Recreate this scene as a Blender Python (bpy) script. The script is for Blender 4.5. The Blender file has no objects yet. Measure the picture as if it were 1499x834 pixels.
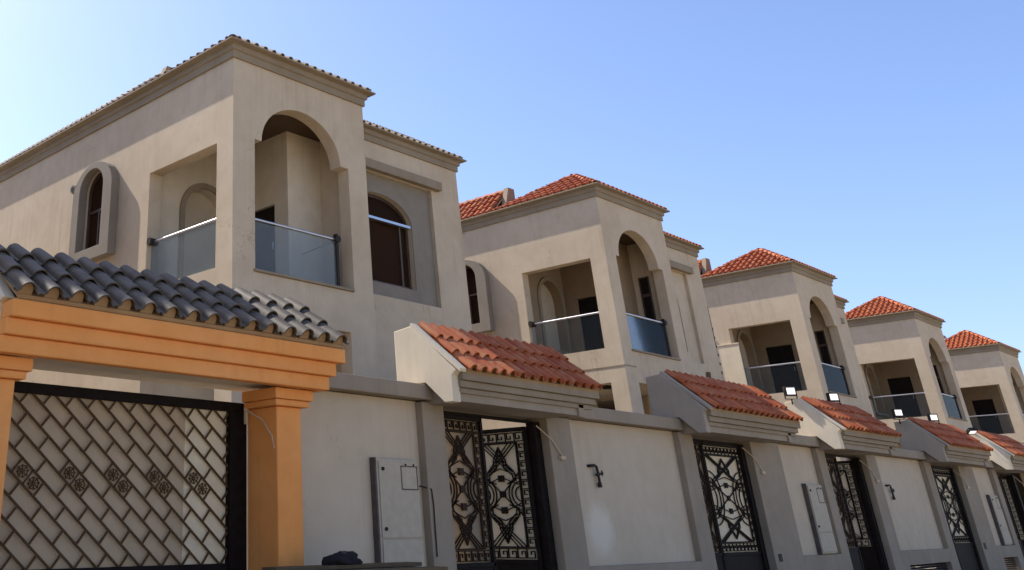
import bpy, bmesh, math, random
from mathutils import Vector, Matrix
random.seed(7)
S = 13.2
C = bpy.context.scene.collection
scene = bpy.context.scene

# ------------------------------------------------------------------ materials
def nt(name):
    m = bpy.data.materials.new(name); m.use_nodes = True
    t = m.node_tree; b = t.nodes['Principled BSDF']
    return m, t, b
def N(t, typ, **k):
    n = t.nodes.new(typ)
    for a, v in k.items(): setattr(n, a, v)
    return n
def noise(t, vec, scale, detail=5, rough=.55):
    n = N(t, 'ShaderNodeTexNoise'); n.inputs['Scale'].default_value = scale
    n.inputs['Detail'].default_value = detail; n.inputs['Roughness'].default_value = rough
    t.links.new(vec, n.inputs['Vector']); return n.outputs['Fac']
def ramp(t, fac, a, b, ca=0., cb=1.):
    r = N(t, 'ShaderNodeMapRange'); r.inputs[1].default_value = a; r.inputs[2].default_value = b
    r.inputs[3].default_value = ca; r.inputs[4].default_value = cb
    t.links.new(fac, r.inputs[0]); return r.outputs[0]
def mix(t, fac, a, b, mode='MIX'):
    m = N(t, 'ShaderNodeMix', data_type='RGBA', blend_type=mode)
    if isinstance(fac, float): m.inputs[0].default_value = fac
    else: t.links.new(fac, m.inputs[0])
    for s, v in ((6, a), (7, b)):
        if isinstance(v, tuple): m.inputs[s].default_value = (*v, 1)
        else: t.links.new(v, m.inputs[s])
    return m.outputs[2]
def worldpos(t): return N(t, 'ShaderNodeNewGeometry').outputs['Position']
def scaled(t, v, s):
    m = N(t, 'ShaderNodeMapping'); m.inputs['Scale'].default_value = s
    t.links.new(v, m.inputs['Vector']); return m.outputs[0]
def bump(t, b, h, strength, dist=.01):
    n = N(t, 'ShaderNodeBump'); n.inputs['Strength'].default_value = strength
    n.inputs['Distance'].default_value = dist
    t.links.new(h, n.inputs['Height']); t.links.new(n.outputs[0], b.inputs['Normal'])

def stucco(name, base, dirt, light, streak=.35, bs=.35, rough=.92, crack=0):
    m, t, b = nt(name); p = worldpos(t)
    big = ramp(t, noise(t, p, .7, 4), .35, .68)
    mid = ramp(t, noise(t, p, 3.3, 6, .6), .4, .72)
    st = ramp(t, noise(t, scaled(t, p, (9, 9, .55)), 1.0, 5, .6), .5, .75)
    stm = ramp(t, noise(t, p, .45, 3), .42, .62)
    mul = N(t, 'ShaderNodeMath', operation='MULTIPLY'); t.links.new(st, mul.inputs[0]); t.links.new(stm, mul.inputs[1])
    mu2 = N(t, 'ShaderNodeMath', operation='MULTIPLY'); t.links.new(mul.outputs[0], mu2.inputs[0]); mu2.inputs[1].default_value = streak
    c = mix(t, big, base, light)
    mm = N(t, 'ShaderNodeMath', operation='MULTIPLY'); t.links.new(mid, mm.inputs[0]); mm.inputs[1].default_value = .28
    c = mix(t, mm.outputs[0], c, dirt)
    c = mix(t, mu2.outputs[0], c, dirt)
    if crack:   # sparse hairline cracks and small repair patches
        wp = N(t, 'ShaderNodeVectorMath', operation='ADD'); t.links.new(p, wp.inputs[0])
        nn = N(t, 'ShaderNodeTexNoise'); nn.inputs['Scale'].default_value = 2.2; nn.inputs['Detail'].default_value = 6; t.links.new(p, nn.inputs['Vector']); t.links.new(nn.outputs['Color'], wp.inputs[1])
        vo = N(t, 'ShaderNodeTexVoronoi', feature='DISTANCE_TO_EDGE'); vo.inputs['Scale'].default_value = .55; t.links.new(wp.outputs[0], vo.inputs['Vector'])
        ln = ramp(t, vo.outputs['Distance'], .0, .006, 1, 0); mk = ramp(t, noise(t, p, .5, 3), .54, .62)
        q = N(t, 'ShaderNodeMath', operation='MULTIPLY'); t.links.new(ln, q.inputs[0]); t.links.new(mk, q.inputs[1])
        q2 = N(t, 'ShaderNodeMath', operation='MULTIPLY'); t.links.new(q.outputs[0], q2.inputs[0]); q2.inputs[1].default_value = crack
        c = mix(t, q2.outputs[0], c, tuple(x*.55 for x in dirt))
        v2 = N(t, 'ShaderNodeTexVoronoi', feature='F1'); v2.inputs['Scale'].default_value = .8; t.links.new(scaled(t, p, (1, 1, 1.3)), v2.inputs['Vector'])
        sp = N(t, 'ShaderNodeSeparateColor'); t.links.new(v2.outputs['Color'], sp.inputs[0])
        pt = ramp(t, sp.outputs[0], .80, .81, 0, .22); c = mix(t, pt, c, light)
    t.links.new(c, b.inputs['Base Color']); b.inputs['Roughness'].default_value = rough
    b.inputs['Specular IOR Level'].default_value = .2
    bump(t, b, noise(t, p, 55, 6, .65), bs, .006)
    return m
def tile_mat(name, c1, c2, dust, rough=.6, spec=.25):
    m, t, b = nt(name); p = worldpos(t)
    r = N(t, 'ShaderNodeNewGeometry').outputs['Random Per Island']
    c = mix(t, r, c1, c2)
    d = ramp(t, noise(t, p, 4.5, 6, .65), .45, .75, 0, .55)
    c = mix(t, d, c, dust)
    t.links.new(c, b.inputs['Base Color']); b.inputs['Roughness'].default_value = rough
    b.inputs['Specular IOR Level'].default_value = spec
    bump(t, b, noise(t, p, 60, 4), .3, .004)
    return m
def metal(name, c, rough=.5, met=.0, var=.3):
    m, t, b = nt(name); p = worldpos(t)
    f = ramp(t, noise(t, p, 9, 5), .35, .75, 0, var)
    t.links.new(mix(t, f, c, tuple(min(1, x*2.2+.015) for x in c)), b.inputs['Base Color'])
    b.inputs['Roughness'].default_value = rough; b.inputs['Metallic'].default_value = met
    if met == 0: b.inputs['Specular IOR Level'].default_value = .1
    return m
M = {}
M['wall'] = stucco('house_stucco', (.52, .415, .29), (.35, .265, .17), (.58, .475, .34), .5, crack=.55)
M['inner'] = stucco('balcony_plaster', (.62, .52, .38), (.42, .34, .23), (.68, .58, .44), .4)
M['inner_shaded'] = stucco('balcony_shaded_plaster', (.27, .19, .115), (.17, .115, .065), (.32, .23, .145), .4)  # interior shade of the farther balconies, put into the plaster colour
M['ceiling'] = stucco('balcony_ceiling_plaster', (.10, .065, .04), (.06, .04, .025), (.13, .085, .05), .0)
M['cornice'] = stucco('cornice_plaster', (.27, .21, .14), (.17, .13, .08), (.31, .25, .175), .3)
M['surround'] = stucco('window_surround_plaster', (.24, .205, .16), (.17, .14, .11), (.27, .235, .185), .2)
M['panel'] = stucco('fence_panel_plaster', (.52, .42, .295), (.38, .305, .20), (.57, .465, .335), .45, crack=.5)
def add_patch(m, cx, cz, r):   # pale smoothed filler on the second wall panel
    t = m.node_tree; b = t.nodes['Principled BSDF']; src = b.inputs['Base Color'].links[0].from_socket
    p = worldpos(t); v = N(t, 'ShaderNodeVectorMath', operation='DISTANCE'); v.inputs[1].default_value = (cx, 0, cz); t.links.new(p, v.inputs[0])
    nz = noise(t, p, 5, 3); ad = N(t, 'ShaderNodeMath', operation='MULTIPLY_ADD'); t.links.new(nz, ad.inputs[0]); ad.inputs[1].default_value = .22; t.links.new(v.outputs['Value'], ad.inputs[2])
    k = ramp(t, ad.outputs[0], r+.24, r+.02, 0, .55)
    t.links.new(mix(t, k, src, (.72, .66, .53)), b.inputs['Base Color'])
add_patch(M['panel'], 14.62, 1.60, .32)
M['grey'] = stucco('fence_grey_plaster', (.30, .24, .17), (.195, .155, .105), (.345, .28, .205), .5)
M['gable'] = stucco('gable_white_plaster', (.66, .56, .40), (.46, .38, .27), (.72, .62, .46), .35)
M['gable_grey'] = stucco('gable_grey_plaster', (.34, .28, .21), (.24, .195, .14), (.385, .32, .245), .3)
M['orange'] = stucco('orange_paint', (.80, .32, .085), (.56, .20, .045), (.84, .37, .12), .45, .3, .8)
M['red_tile'] = tile_mat('red_clay_tile', (.28, .054, .013), (.42, .105, .026), (.50, .26, .12))
M['grey_tile'] = tile_mat('grey_concrete_tile', (.064, .048, .034), (.095, .074, .052), (.19, .16, .11), .6, .28)
M['beige_tile'] = tile_mat('beige_brown_tile', (.22, .17, .115), (.32, .25, .175), (.42, .34, .24), .7, .2)
M['mortar'] = stucco('tile_end_mortar', (.36, .22, .11), (.22, .13, .06), (.42, .28, .15), .2)
M['iron'] = metal('brown_black_iron', (.008, .005, .004), .6)
M['bronze'] = metal('bronze_painted_iron', (.03, .015, .007), .6, 0)
M['bronze_light'] = metal('bronze_lattice_iron', (.075, .042, .018), .55, 0)
M['rail'] = metal('brushed_steel', (.55, .55, .56), .28, .9, .1)
M['pipe'] = metal('dark_pipe', (.03, .022, .018), .5)
M['cable'] = metal('pale_cable', (.5, .38, .25), .6)
M['cabinet'] = metal('grey_cabinet_paint', (.42, .355, .26), .6, 0, .12)
M['cabinet_line'] = metal('cabinet_dark_line', (.09, .075, .065), .6)  # dark tone for the window outline and edge trim
M['dark'] = metal('dark_door_leaf', (.012, .009, .008), .45)
M['frame'] = metal('window_bronze_frame', (.08, .05, .035), .45, .3)
M['shutter'] = metal('window_brown_board', (.13, .065, .034), .6)
M['white'] = metal('white_plastic', (.62, .6, .57), .5, 0, .05)
M['wood'] = metal('scaffold_wood', (.12, .082, .045), .8, 0, .25)
M['cloth'] = metal('dark_cloth', (.02, .018, .018), .9, 0, .2)
def glass_mat(name, tint, dirt, dfac, rough=.03, ior=1.45):
    m = bpy.data.materials.new(name); m.use_nodes = True; t = m.node_tree
    for n in list(t.nodes): t.nodes.remove(n)
    o = N(t, 'ShaderNodeOutputMaterial'); tr = N(t, 'ShaderNodeBsdfTransparent'); tr.inputs[0].default_value = (*tint, 1)
    gl = N(t, 'ShaderNodeBsdfGlossy'); gl.inputs['Roughness'].default_value = rough
    fr = N(t, 'ShaderNodeFresnel'); fr.inputs[0].default_value = ior
    df = N(t, 'ShaderNodeBsdfDiffuse'); df.inputs[0].default_value = (*dirt, 1)
    a = N(t, 'ShaderNodeMixShader'); a.inputs[0].default_value = dfac
    t.links.new(tr.outputs[0], a.inputs[1]); t.links.new(df.outputs[0], a.inputs[2])
    b = N(t, 'ShaderNodeMixShader'); t.links.new(fr.outputs[0], b.inputs[0])
    t.links.new(a.outputs[0], b.inputs[1]); t.links.new(gl.outputs[0], b.inputs[2])
    t.links.new(b.outputs[0], o.inputs[0]); return m
M['balglass'] = glass_mat('railing_glass', (.90, .93, .95), (.42, .50, .56), .02, .03, 1.12)
M['filmglass'] = glass_mat('filmed_railing_glass', (.80, .86, .90), (.55, .58, .58), .13, .05, 1.14)
M['pane'] = glass_mat('window_glass', (.7, .6, .5), (.07, .04, .025), .3, .15, 1.05)
def sheet_mat(name, ca, cb):
    m, t, b = nt(name)
    p = worldpos(t)
    c = mix(t, ramp(t, noise(t, p, 2.5, 5), .35, .7), ca, cb)
    o = t.nodes['Material Output']; tl = N(t, 'ShaderNodeBsdfTranslucent'); ms = N(t, 'ShaderNodeMixShader'); ms.inputs[0].default_value = .42
    t.links.new(c, b.inputs['Base Color']); t.links.new(c, tl.inputs[0]); b.inputs['Roughness'].default_value = .5
    t.links.new(b.outputs[0], ms.inputs[1]); t.links.new(tl.outputs[0], ms.inputs[2]); t.links.new(ms.outputs[0], o.inputs[0])
    return m
M['sheet'] = sheet_mat('translucent_sheet', (.62, .50, .34), (.54, .43, .285))
M['sheet_pale'] = sheet_mat('pale_translucent_sheet', (.82, .74, .56), (.74, .66, .49))
M['sheet_dark'] = sheet_mat('dusty_brown_sheet', (.40, .31, .20), (.32, .245, .155))
def lamp_mat():
    m, t, b = nt('floodlight_lens'); b.inputs['Base Color'].default_value = (.8, .8, .8, 1)
    b.inputs['Emission Color'].default_value = (1, .93, .88, 1); b.inputs['Emission Strength'].default_value = .55
    b.inputs['Roughness'].default_value = .2; return m
M['lens'] = lamp_mat()
M['ground'] = stucco('sandy_ground', (.44, .35, .22), (.34, .27, .17), (.50, .41, .27), .0, .6)
M['asphalt'] = stucco('road_asphalt', (.34, .27, .175), (.40, .32, .21), (.26, .21, .14), .0, .6)
M['kerb'] = stucco('kerb_concrete', (.36, .34, .31), (.24, .22, .2), (.42, .4, .37), .1)
M['paving'] = stucco('pavement_blocks', (.34, .28, .22), (.25, .2, .155), (.4, .34, .27), .0)
M['roofdeck'] = stucco('flat_roof_screed', (.4, .36, .3), (.3, .26, .2), (.45, .4, .34), .0)

# ------------------------------------------------------------------ mesh helpers
class MB:
    def __init__(s): s.v = []; s.f = []; s.mi = []
    def add(s, vs, fs, mi=0):
        o = len(s.v); s.v += [tuple(x) for x in vs]
        for f in fs: s.f.append([i+o for i in f]); s.mi.append(mi)
    def box(s, x0, x1, y0, y1, z0, z1, mi=0):
        s.add([(x0,y0,z0),(x1,y0,z0),(x1,y1,z0),(x0,y1,z0),(x0,y0,z1),(x1,y0,z1),(x1,y1,z1),(x0,y1,z1)],
              [(0,3,2,1),(4,5,6,7),(0,1,5,4),(1,2,6,5),(2,3,7,6),(3,0,4,7)], mi)
    def prism(s, poly, fn, d0, d1, mi=0):   # poly of (a,b); fn(a,b,d)->xyz
        n = len(poly)
        s.add([fn(a, b, d0) for a, b in poly]+[fn(a, b, d1) for a, b in poly],
              [list(range(n)), list(range(2*n-1, n-1, -1))]+[(i, i+n, (i+1) % n+n, (i+1) % n) for i in range(n)], mi)
    def tube(s, pts, r, n=8, mi=0):
        pts = [Vector(p) for p in pts]; base = len(s.v); vs = []
        for i, p in enumerate(pts):
            d = (pts[min(i+1, len(pts)-1)]-pts[max(i-1, 0)]).normalized()
            up = Vector((0, 0, 1)) if abs(d.z) < .9 else Vector((1, 0, 0))
            a = d.cross(up).normalized(); b = d.cross(a)
            rr = r[i] if isinstance(r, (list, tuple)) else r
            vs += [p+a*math.cos(q*2*math.pi/n)*rr+b*math.sin(q*2*math.pi/n)*rr for q in range(n)]
        fs = []
        for i in range(len(pts)-1):
            for q in range(n): fs.append((i*n+q, i*n+(q+1) % n, (i+1)*n+(q+1) % n, (i+1)*n+q))
        fs.append(list(range(n))[::-1]); fs.append([len(vs)-n+q for q in range(n)])
        s.add(vs, fs, mi)
    def bar(s, p, q, w, d, fn, y=0, mi=0):  # flat bar in the (u,z) plane, fn(u,z,y)
        du, dz = q[0]-p[0], q[1]-p[1]; L = math.hypot(du, dz)
        if L < 1e-5: return
        nx, nz = -dz/L*w/2, du/L*w/2
        ex, ez = du/L*w*.4, dz/L*w*.4
        poly = [(p[0]-ex+nx, p[1]-ez+nz), (p[0]-ex-nx, p[1]-ez-nz), (q[0]+ex-nx, q[1]+ez-nz), (q[0]+ex+nx, q[1]+ez+nz)]
        s.prism(poly, fn, y-d/2, y+d/2, mi)
    def wall(s, fn, u0, u1, z0, z1, holes, t, mi=0):
        """holes: top polyline list [(u,z)...] + bottom z. fn(u,z,d) d=0 front, t back"""
        us = [u0]
        holes = sorted(holes, key=lambda h: h[0][0][0])
        def quad(a, b, c, d_):   # front & back
            s.add([fn(*a, 0), fn(*b, 0), fn(*c, 0), fn(*d_, 0)], [(0, 1, 2, 3)], mi)
            s.add([fn(*a, t), fn(*b, t), fn(*c, t), fn(*d_, t)], [(3, 2, 1, 0)], mi)
        def rev(a, b): s.add([fn(*a, 0), fn(*b, 0), fn(*b, t), fn(*a, t)], [(0, 1, 2, 3)], mi)
        cur = u0
        segs = []
        for top, zb in holes:
            ua, ub = top[0][0], top[-1][0]
            if ua > cur+1e-6: quad((cur, z0), (ua, z0), (ua, z1), (cur, z1))
            if zb > z0+1e-6: quad((ua, z0), (ub, z0), (ub, zb), (ua, zb)); rev((ua, zb), (ub, zb))
            for a, b in zip(top[:-1], top[1:]):
                if b[0]-a[0] > 1e-6: quad(a, b, (b[0], z1), (a[0], z1))
                rev(a, b)
            rev((ua, zb), top[0]); rev(top[-1], (ub, zb))
            cur = ub
        if cur < u1-1e-6: quad((cur, z0), (u1, z0), (u1, z1), (cur, z1))
        rev((u0, z1), (u1, z1)); rev((u0, z0), (u0, z1)); rev((u1, z1), (u1, z0)); rev((u0, z0), (u1, z0))
    def build(s, name, mats, parent=None, origin=(0, 0, 0), bevel=0, smooth=False, clip=None):
        me = bpy.data.meshes.new(name); o = Vector(origin)
        me.from_pydata([tuple(Vector(v)-o) for v in s.v], [], s.f)
        if not isinstance(mats, (list, tuple)): mats = [mats]
        for m in mats: me.materials.append(m)
        me.polygons.foreach_set('material_index', s.mi)
        bm = bmesh.new(); bm.from_mesh(me)
        if clip:
            for co, no in clip:
                bmesh.ops.bisect_plane(bm, geom=bm.verts[:]+bm.edges[:]+bm.faces[:], plane_co=Vector(co)-o, plane_no=Vector(no), clear_outer=True)
        if not clip or bevel: bmesh.ops.remove_doubles(bm, verts=bm.verts, dist=1e-5)
        bmesh.ops.recalc_face_normals(bm, faces=bm.faces)
        bm.to_mesh(me); bm.free()
        if smooth:
            me.polygons.foreach_set('use_smooth', [True]*len(me.polygons)); me.set_sharp_from_angle(angle=math.radians(40))
        ob = bpy.data.objects.new(name, me); C.objects.link(ob)
        if parent: ob.parent = parent
        if bevel:
            b = ob.modifiers.new('edge', 'BEVEL'); b.width = bevel; b.segments = 2; b.limit_method = 'ANGLE'; b.angle_limit = math.radians(40)
        return ob
def empty(name, loc, label, cat, group=None):
    o = bpy.data.objects.new(name, None); C.objects.link(o); o.location = loc; o.empty_display_size = .3
    o['label'] = label; o['category'] = cat
    if group: o['group'] = group
    return o
def tag(o, label, cat, group=None):
    o['label'] = label; o['category'] = cat
    if group: o['group'] = group
    return o
def copy_tree(o, parent=None):
    c = o.copy(); C.objects.link(c)
    if parent: c.parent = parent
    for ch in list(o.children): copy_tree(ch, c)
    return c
def walk(o):
    yield o
    for c in o.children: yield from walk(c)

fx = lambda X: (lambda u, z, d: (X+d, u, z))     # wall facing -X, u=Y
fy = lambda Y: (lambda u, z, d: (u, Y+d, z))     # wall facing -Y, u=X
fxr = lambda X: (lambda u, z, d: (X-d, u, z))
def arch(u0, u1, zs, rise, n=18):
    c, r = (u0+u1)/2, (u1-u0)/2
    return [(c-r*math.cos(math.pi*i/n), zs+rise*math.sin(math.pi*i/n)) for i in range(n+1)]
def rect(u0, u1, zt): return [(u0, zt), (u1, zt)]

# ------------------------------------------------------------------ roof tiles
def tiles(mb, O, a, s, La, Ls, pitch=.27, ncourse=None, R=.078, course=.36, tip=.03):
    """O eave start, a along eave, s up the slope (unit). Overlapping barrel-and-pan tiles."""
    O, a, s = Vector(O), Vector(a).normalized(), Vector(s).normalized()
    n = a.cross(s).normalized()
    if n.z < 0: n = -n
    nc = max(1, round(La/pitch)); p = La/nc
    nr = max(1, math.ceil(Ls/course))
    prof = [(-p/2, .0), (-p*.40, -.012)]
    for i in range(9):
        q = math.pi*i/8
        prof.append((-R*math.cos(q), R*.95*math.sin(q)))
    prof += [(p*.40, -.012), (p/2, .0)]
    th = .016
    for i in range(nc):
        for j in range(nr):
            l0 = j*course-tip + random.uniform(-.008, .008); l1 = min((j+1)*course+.05-tip, Ls+.02)
            if l1 <= l0+.03: continue
            jit = random.uniform(-.006, .006); tw = random.uniform(-.006, .006)
            u0 = (i+.5)*p+jit
            vs = []
            for (l, h, k, dx) in ((l0, .038, 1.0, 0), (l1, .004, .9, tw)):
                for (pu, ph) in prof: vs.append(O+a*(u0+dx+pu*k if abs(pu) < R*1.02 else u0+pu)+s*l+n*(ph*k+h+.01))
            m = len(prof)
            for (pu, ph) in prof:
                f = max(0, 1-th/R) if abs(pu) <= R*1.001 else 1
                vs.append(O+a*(u0+pu*f)+s*l0+n*(ph*f+.038+.01-(th if abs(pu) > R*1.001 else 0)))
            for (pu, ph) in prof:
                f = max(0, 1-th/R) if abs(pu) <= R*1.001 else 1
                vs.append(O+a*(u0+pu*f)+s*(l0+.09)+n*(ph*f+.030+.01-(th if abs(pu) > R*1.001 else 0)))
            fs = []
            for q in range(m-1):
                fs.append((q, q+1, m+q+1, m+q)); fs.append((2*m+q, 2*m+q+1, q+1, q)); fs.append((3*m+q, 3*m+q+1, 2*m+q+1, 2*m+q))
            mb.add(vs, fs, 0)
            if j == 0:   # mortar plug in the eave end
                pl = [O+a*(u0-R*.8*math.cos(math.pi*k/6))+s*(l0+.05)+n*(R*.8*math.sin(math.pi*k/6)+.03) for k in range(7)]
                pl += [pl[-1]-n*.05, pl[0]-n*.05]
                mb.add(pl, [list(range(9))], 1)
def caps(mb, p0, p1, r=.095, L=.38):
    p0, p1 = Vector(p0), Vector(p1); D = p1-p0; n = max(1, round(D.length/L)); d = D.normalized()
    side = d.cross(Vector((0, 0, 1))).normalized(); up = side.cross(d)
    for i in range(n):
        a = p0+D*(i/n)-d*.02; b = p0+D*((i+1)/n)+d*.03
        vs = []
        for (c, rr, h) in ((a, r, .035), (b, r*.85, .01), (a, r-.018, .035), (a+d*.1, r-.018, .03)):
            for k in range(9):
                q = math.pi*k/8; vs.append(c+side*(-rr*math.cos(q))+up*(rr*math.sin(q)*.9+h-.02))
        fs = []
        for k in range(8):
            fs += [(k, k+1, 10+k, 9+k), (18+k, 19+k, k+1, k), (27+k, 28+k, 19+k, 18+k)]
        mb.add(vs, fs, 0)
def deck(mb, pts, mi=0, th=.04):
    P = [Vector(p) for p in pts]; n = (P[1]-P[0]).cross(P[2]-P[0]).normalized()
    if n.z < 0: n = -n
    k = len(P); mb.add([p-n*.01 for p in P]+[p-n*(th+.01) for p in P], [list(range(k)), list(range(2*k-1, k-1, -1))]+[(i, i+k, (i+1) % k+k, (i+1) % k) for i in range(k)], mi)

# ------------------------------------------------------------------ villa (k=0 coordinates)
X0, X1, X2, Yt, Yb, Yk = 10.52, 14.20, 19.14, 4.02, 5.33, 17.0
ORG = (X0, Yt, 0)
ZC, ZE = 10.0, 10.30
def cornice(path, prof, mb):
    """open path of (x,y), outward = right-hand side of travel"""
    n = len(path); offs = []
    for i, p in enumerate(path):
        p = Vector(p); ns = []
        for a, b in ((i-1, i), (i, i+1)):
            if 0 <= a and b < n:
                d = (Vector(path[b])-Vector(path[a])).normalized(); ns.append(Vector((d.y, -d.x)))
        m = ns[0] if len(ns) == 1 else (ns[0]+ns[1])/(1+ns[0].dot(ns[1]))
        offs.append((p, m))
    k = len(prof); vs = []
    for p, m in offs:
        for o, z in prof: q = p+m*o; vs.append((q.x, q.y, z))
    fs = []
    for i in range(n-1):
        for j in range(k): fs.append((i*k+j, i*k+(j+1) % k, (i+1)*k+(j+1) % k, (i+1)*k+j))
    fs.append(list(range(k))); fs.append([(n-1)*k+j for j in range(k)][::-1])
    mb.add(vs, fs)

def make_villa():
    V = empty('villa', ORG, 'x', 'villa', 'identical two storey villas in the row')
    B = lambda mb, name, mat, par=V, **k: mb.build(name, mat, par, ORG if par is V else ORG, **k)
    # outer walls
    w = MB()
    w.wall(fy(Yt), X0, X1, 0, ZC, [(rect(11.10, 13.55, 5.05), 0)], .30) if False else None
    # tower front: ground pier opening and the arched balcony opening in one sheet, parapet between them
    top = [(11.06, 8.40), (11.24, 8.40)]+arch(11.24, 13.42, 8.40, .92, 26)[1:-1]+[(13.42, 8.40), (13.65, 8.40)]
    w.wall(fy(Yt), X0, X1, 5.03, ZC, [(top, 5.82)], .30)
    w.box(X0, 11.10, Yt, Yt+.30, 0, 5.03); w.box(13.50, X1, Yt, Yt+.30, 0, 5.03)
    # side wall facing -X
    w.wall(fx(X0), Yt+.30, Yk, 5.03, ZC, [(rect(4.50, 6.72, 8.32), 5.90), (arch(8.22, 9.18, 8.46, .46), 7.10)], .30)
    w.box(X0, X0+.30, Yt+.30, 4.48, 0, 5.03); w.box(X0, X0+.30, 6.72, Yk, 0, 5.03)
    # tower right wall, body front with a shallow recessed field, right and back walls
    w.wall(fxr(X1), Yt+.30, Yb, 0, ZC, [], .30)
    w.box(X1-.30, X1, Yb, 7.2, 5.9, ZC)
    w.wall(fy(Yb), X1, X2, 0, ZC, [(rect(14.42, 18.04, 9.22), 6.32)], .12)
    w.wall(fy(Yb+.12), X1, X2, 0, ZC, [(arch(15.04, 17.30, 8.16, .62, 26), 6.64)], .22)
    w.box(X2-.30, X2, Yb+.34, Yk, 0, ZC); w.box(X0+.30, X2-.30, Yk-.3, Yk, 0, ZC)
    B(w, 'wall', M['wall'])
    # grooves and slabs
    f = MB(); f.box(X0+.30, X1-.30, Yt+.30, 6.90, 5.06, 5.86); f.box(X0+.3, X2-.3, 6.9, Yk-.3, 5.06, 5.86); f.box(X1, X2-.3, Yb+.34, 6.9, 5.06, 5.86)
    B(f, 'floor_slab', M['inner'])
    b = MB()   # balcony interior
    b.wall(fx(12.92), 5.10, 6.90, 5.87, 9.40, [(rect(5.52, 6.50, 7.86), 5.875)], .15)
    b.box(13.07, X1-.30, 5.10, 5.25, 5.87, 9.40)
    b.wall(fy(6.90), X0+.30, X1-.30, 5.87, 9.40, [(arch(11.56, 12.72, 7.75, .62), 6.30)], .30)
    B(b, 'balcony_wall', M['inner'])
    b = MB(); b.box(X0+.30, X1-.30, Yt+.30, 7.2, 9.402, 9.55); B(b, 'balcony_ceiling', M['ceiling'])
    dr = MB(); dr.box(12.99, 13.03, 5.53, 6.49, 5.88, 7.85)
    door = B(dr, 'balcony_door', M['dark'])
    hd = MB(); hd.tube([(12.95, 5.62, 6.9), (12.95, 5.62, 7.05)], .012, 6); hd.box(12.95, 12.99, 5.61, 5.63, 6.91, 6.93)
    B(hd, 'handle', M['rail'], door)
    # arched niche moulding + pale blind behind it
    am = MB(); o_, i_ = arch(11.44, 12.84, 7.75, .74), arch(11.56, 12.72, 7.75, .62)
    ring = [(11.44, 6.30)]+o_+[(12.84, 6.30)]; rin = [(11.56, 6.30)]+i_+[(12.72, 6.30)]
    for q in range(len(ring)-1): am.prism([ring[q], ring[q+1], rin[q+1], rin[q]], fy(6.85), 0, .05)
    am.box(11.40, 12.88, 6.80, 6.90, 6.20, 6.30)
    win = B(am, 'arched_window', M['cornice'])
    pn = MB(); pn.box(11.5, 12.8, 7.16, 7.18, 6.3, 8.4); B(pn, 'blind', M['panel'], win)
    # roof slab
    r = MB(); r.box(X0+.3, X1-.3, Yt+.3, Yk-.3, 9.86, 9.98); r.box(X1, X2-.3, Yb+.34, Yk-.3, 9.86, 9.98)
    B(r, 'ceiling_slab', M['roofdeck'])
    # cornice
    c = MB()
    prof = [(0, ZC-.02), (.045, ZC-.02), (.045, ZC+.12), (.09, ZC+.14), (.09, ZC+.245), (.225, ZC+.262), (.225, ZE), (-.28, ZE), (-.28, ZC-.02+.03), (0, ZC+.01)]
    path = [(X0, Yk), (X0, Yt), (X1, Yt), (X1, Yb), (X2, Yb), (X2, Yk)]
    path = path  # travelling with the outside on the right needs the mirrored normal
    prof = [(-a, z) for a, z in prof] if False else prof
    # travel direction (0,-1) at the start: right-hand normal = (d.y,-d.x) = (-1,0) -> outward
    cornice(path, prof, c)
    B(c, 'cornice', M['cornice'], bevel=.008)
    # roofs
    e = .12
    t = MB()
    ax, ay = (X0+X1)/2, Yt+1.58; xa, xb, ya, yb = X0-e, X1+e, Yt-e, Yt+3.31; zt = ZE+.0; za = 11.44
    ap = Vector(((xa+xb)/2, (ya+yb)/2, za))
    def hipside(p, q):
        p, q = Vector(p), Vector(q); a = (q-p).normalized(); mid = (p+q)/2; foot = mid
        s = (ap-mid); s = s-a*s.dot(a); n = a.cross(s).normalized()
        mb = MB(); tiles(mb, p, a, s, (q-p).length, s.length, pitch=.23, R=.064)
        bm = bmesh.new(); me = bpy.data.meshes.new('tmp')
        me.from_pydata([tuple(v) for v in mb.v], [], mb.f); me.polygons.foreach_set('material_index', mb.mi); bm.from_mesh(me)
        for cnr, sg in ((p, -1), (q, 1)):
            d = (ap-cnr); hn = Vector((d.y, -d.x, 0)).normalized()
            if hn.dot(mid-cnr) > 0: hn = -hn
            bmesh.ops.bisect_plane(bm, geom=bm.verts[:]+bm.edges[:]+bm.faces[:], plane_co=cnr, plane_no=hn, clear_outer=True)
        bm.verts.ensure_lookup_table(); bm.verts.index_update()
        for f_ in bm.faces: pass
        off = len(t.v); t.v += [tuple(v.co) for v in bm.verts]
        for f_ in bm.faces: t.f.append([v.index+off for v in f_.verts]); t.mi.append(f_.material_index)
        bm.free(); bpy.data.meshes.remove(me)
    cs = [(xa, ya, zt), (xb, ya, zt), (xb, yb, zt), (xa, yb, zt)]
    for i in range(4):
        hipside(cs[i], cs[(i+1) % 4]); deck(t, [cs[i], cs[(i+1) % 4], tuple(ap)], 1)
        caps(t, cs[i], tuple(ap))
    t.build('tower_roof', [M['red_tile'], M['mortar']], V, ORG, smooth=True)
    # tile skirts round the flat roof
    h = MB(); w_, rise = 1.0, .90
    sl = math.hypot(w_, rise)
    # left (faces -X) from the stub back
    tiles(h, (X0-e, Yk, zt), (0, -1, 0), (w_, 0, rise), Yk-7.45, sl, pitch=.23, R=.064)
    deck(h, [(X0-e, Yk, zt), (X0-e, 7.45, zt), (X0-e+w_, 7.45, zt+rise), (X0-e+w_, Yk, zt+rise)], 1)
    rl = rise; rise = .66; sl = math.hypot(w_, rise)
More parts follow.
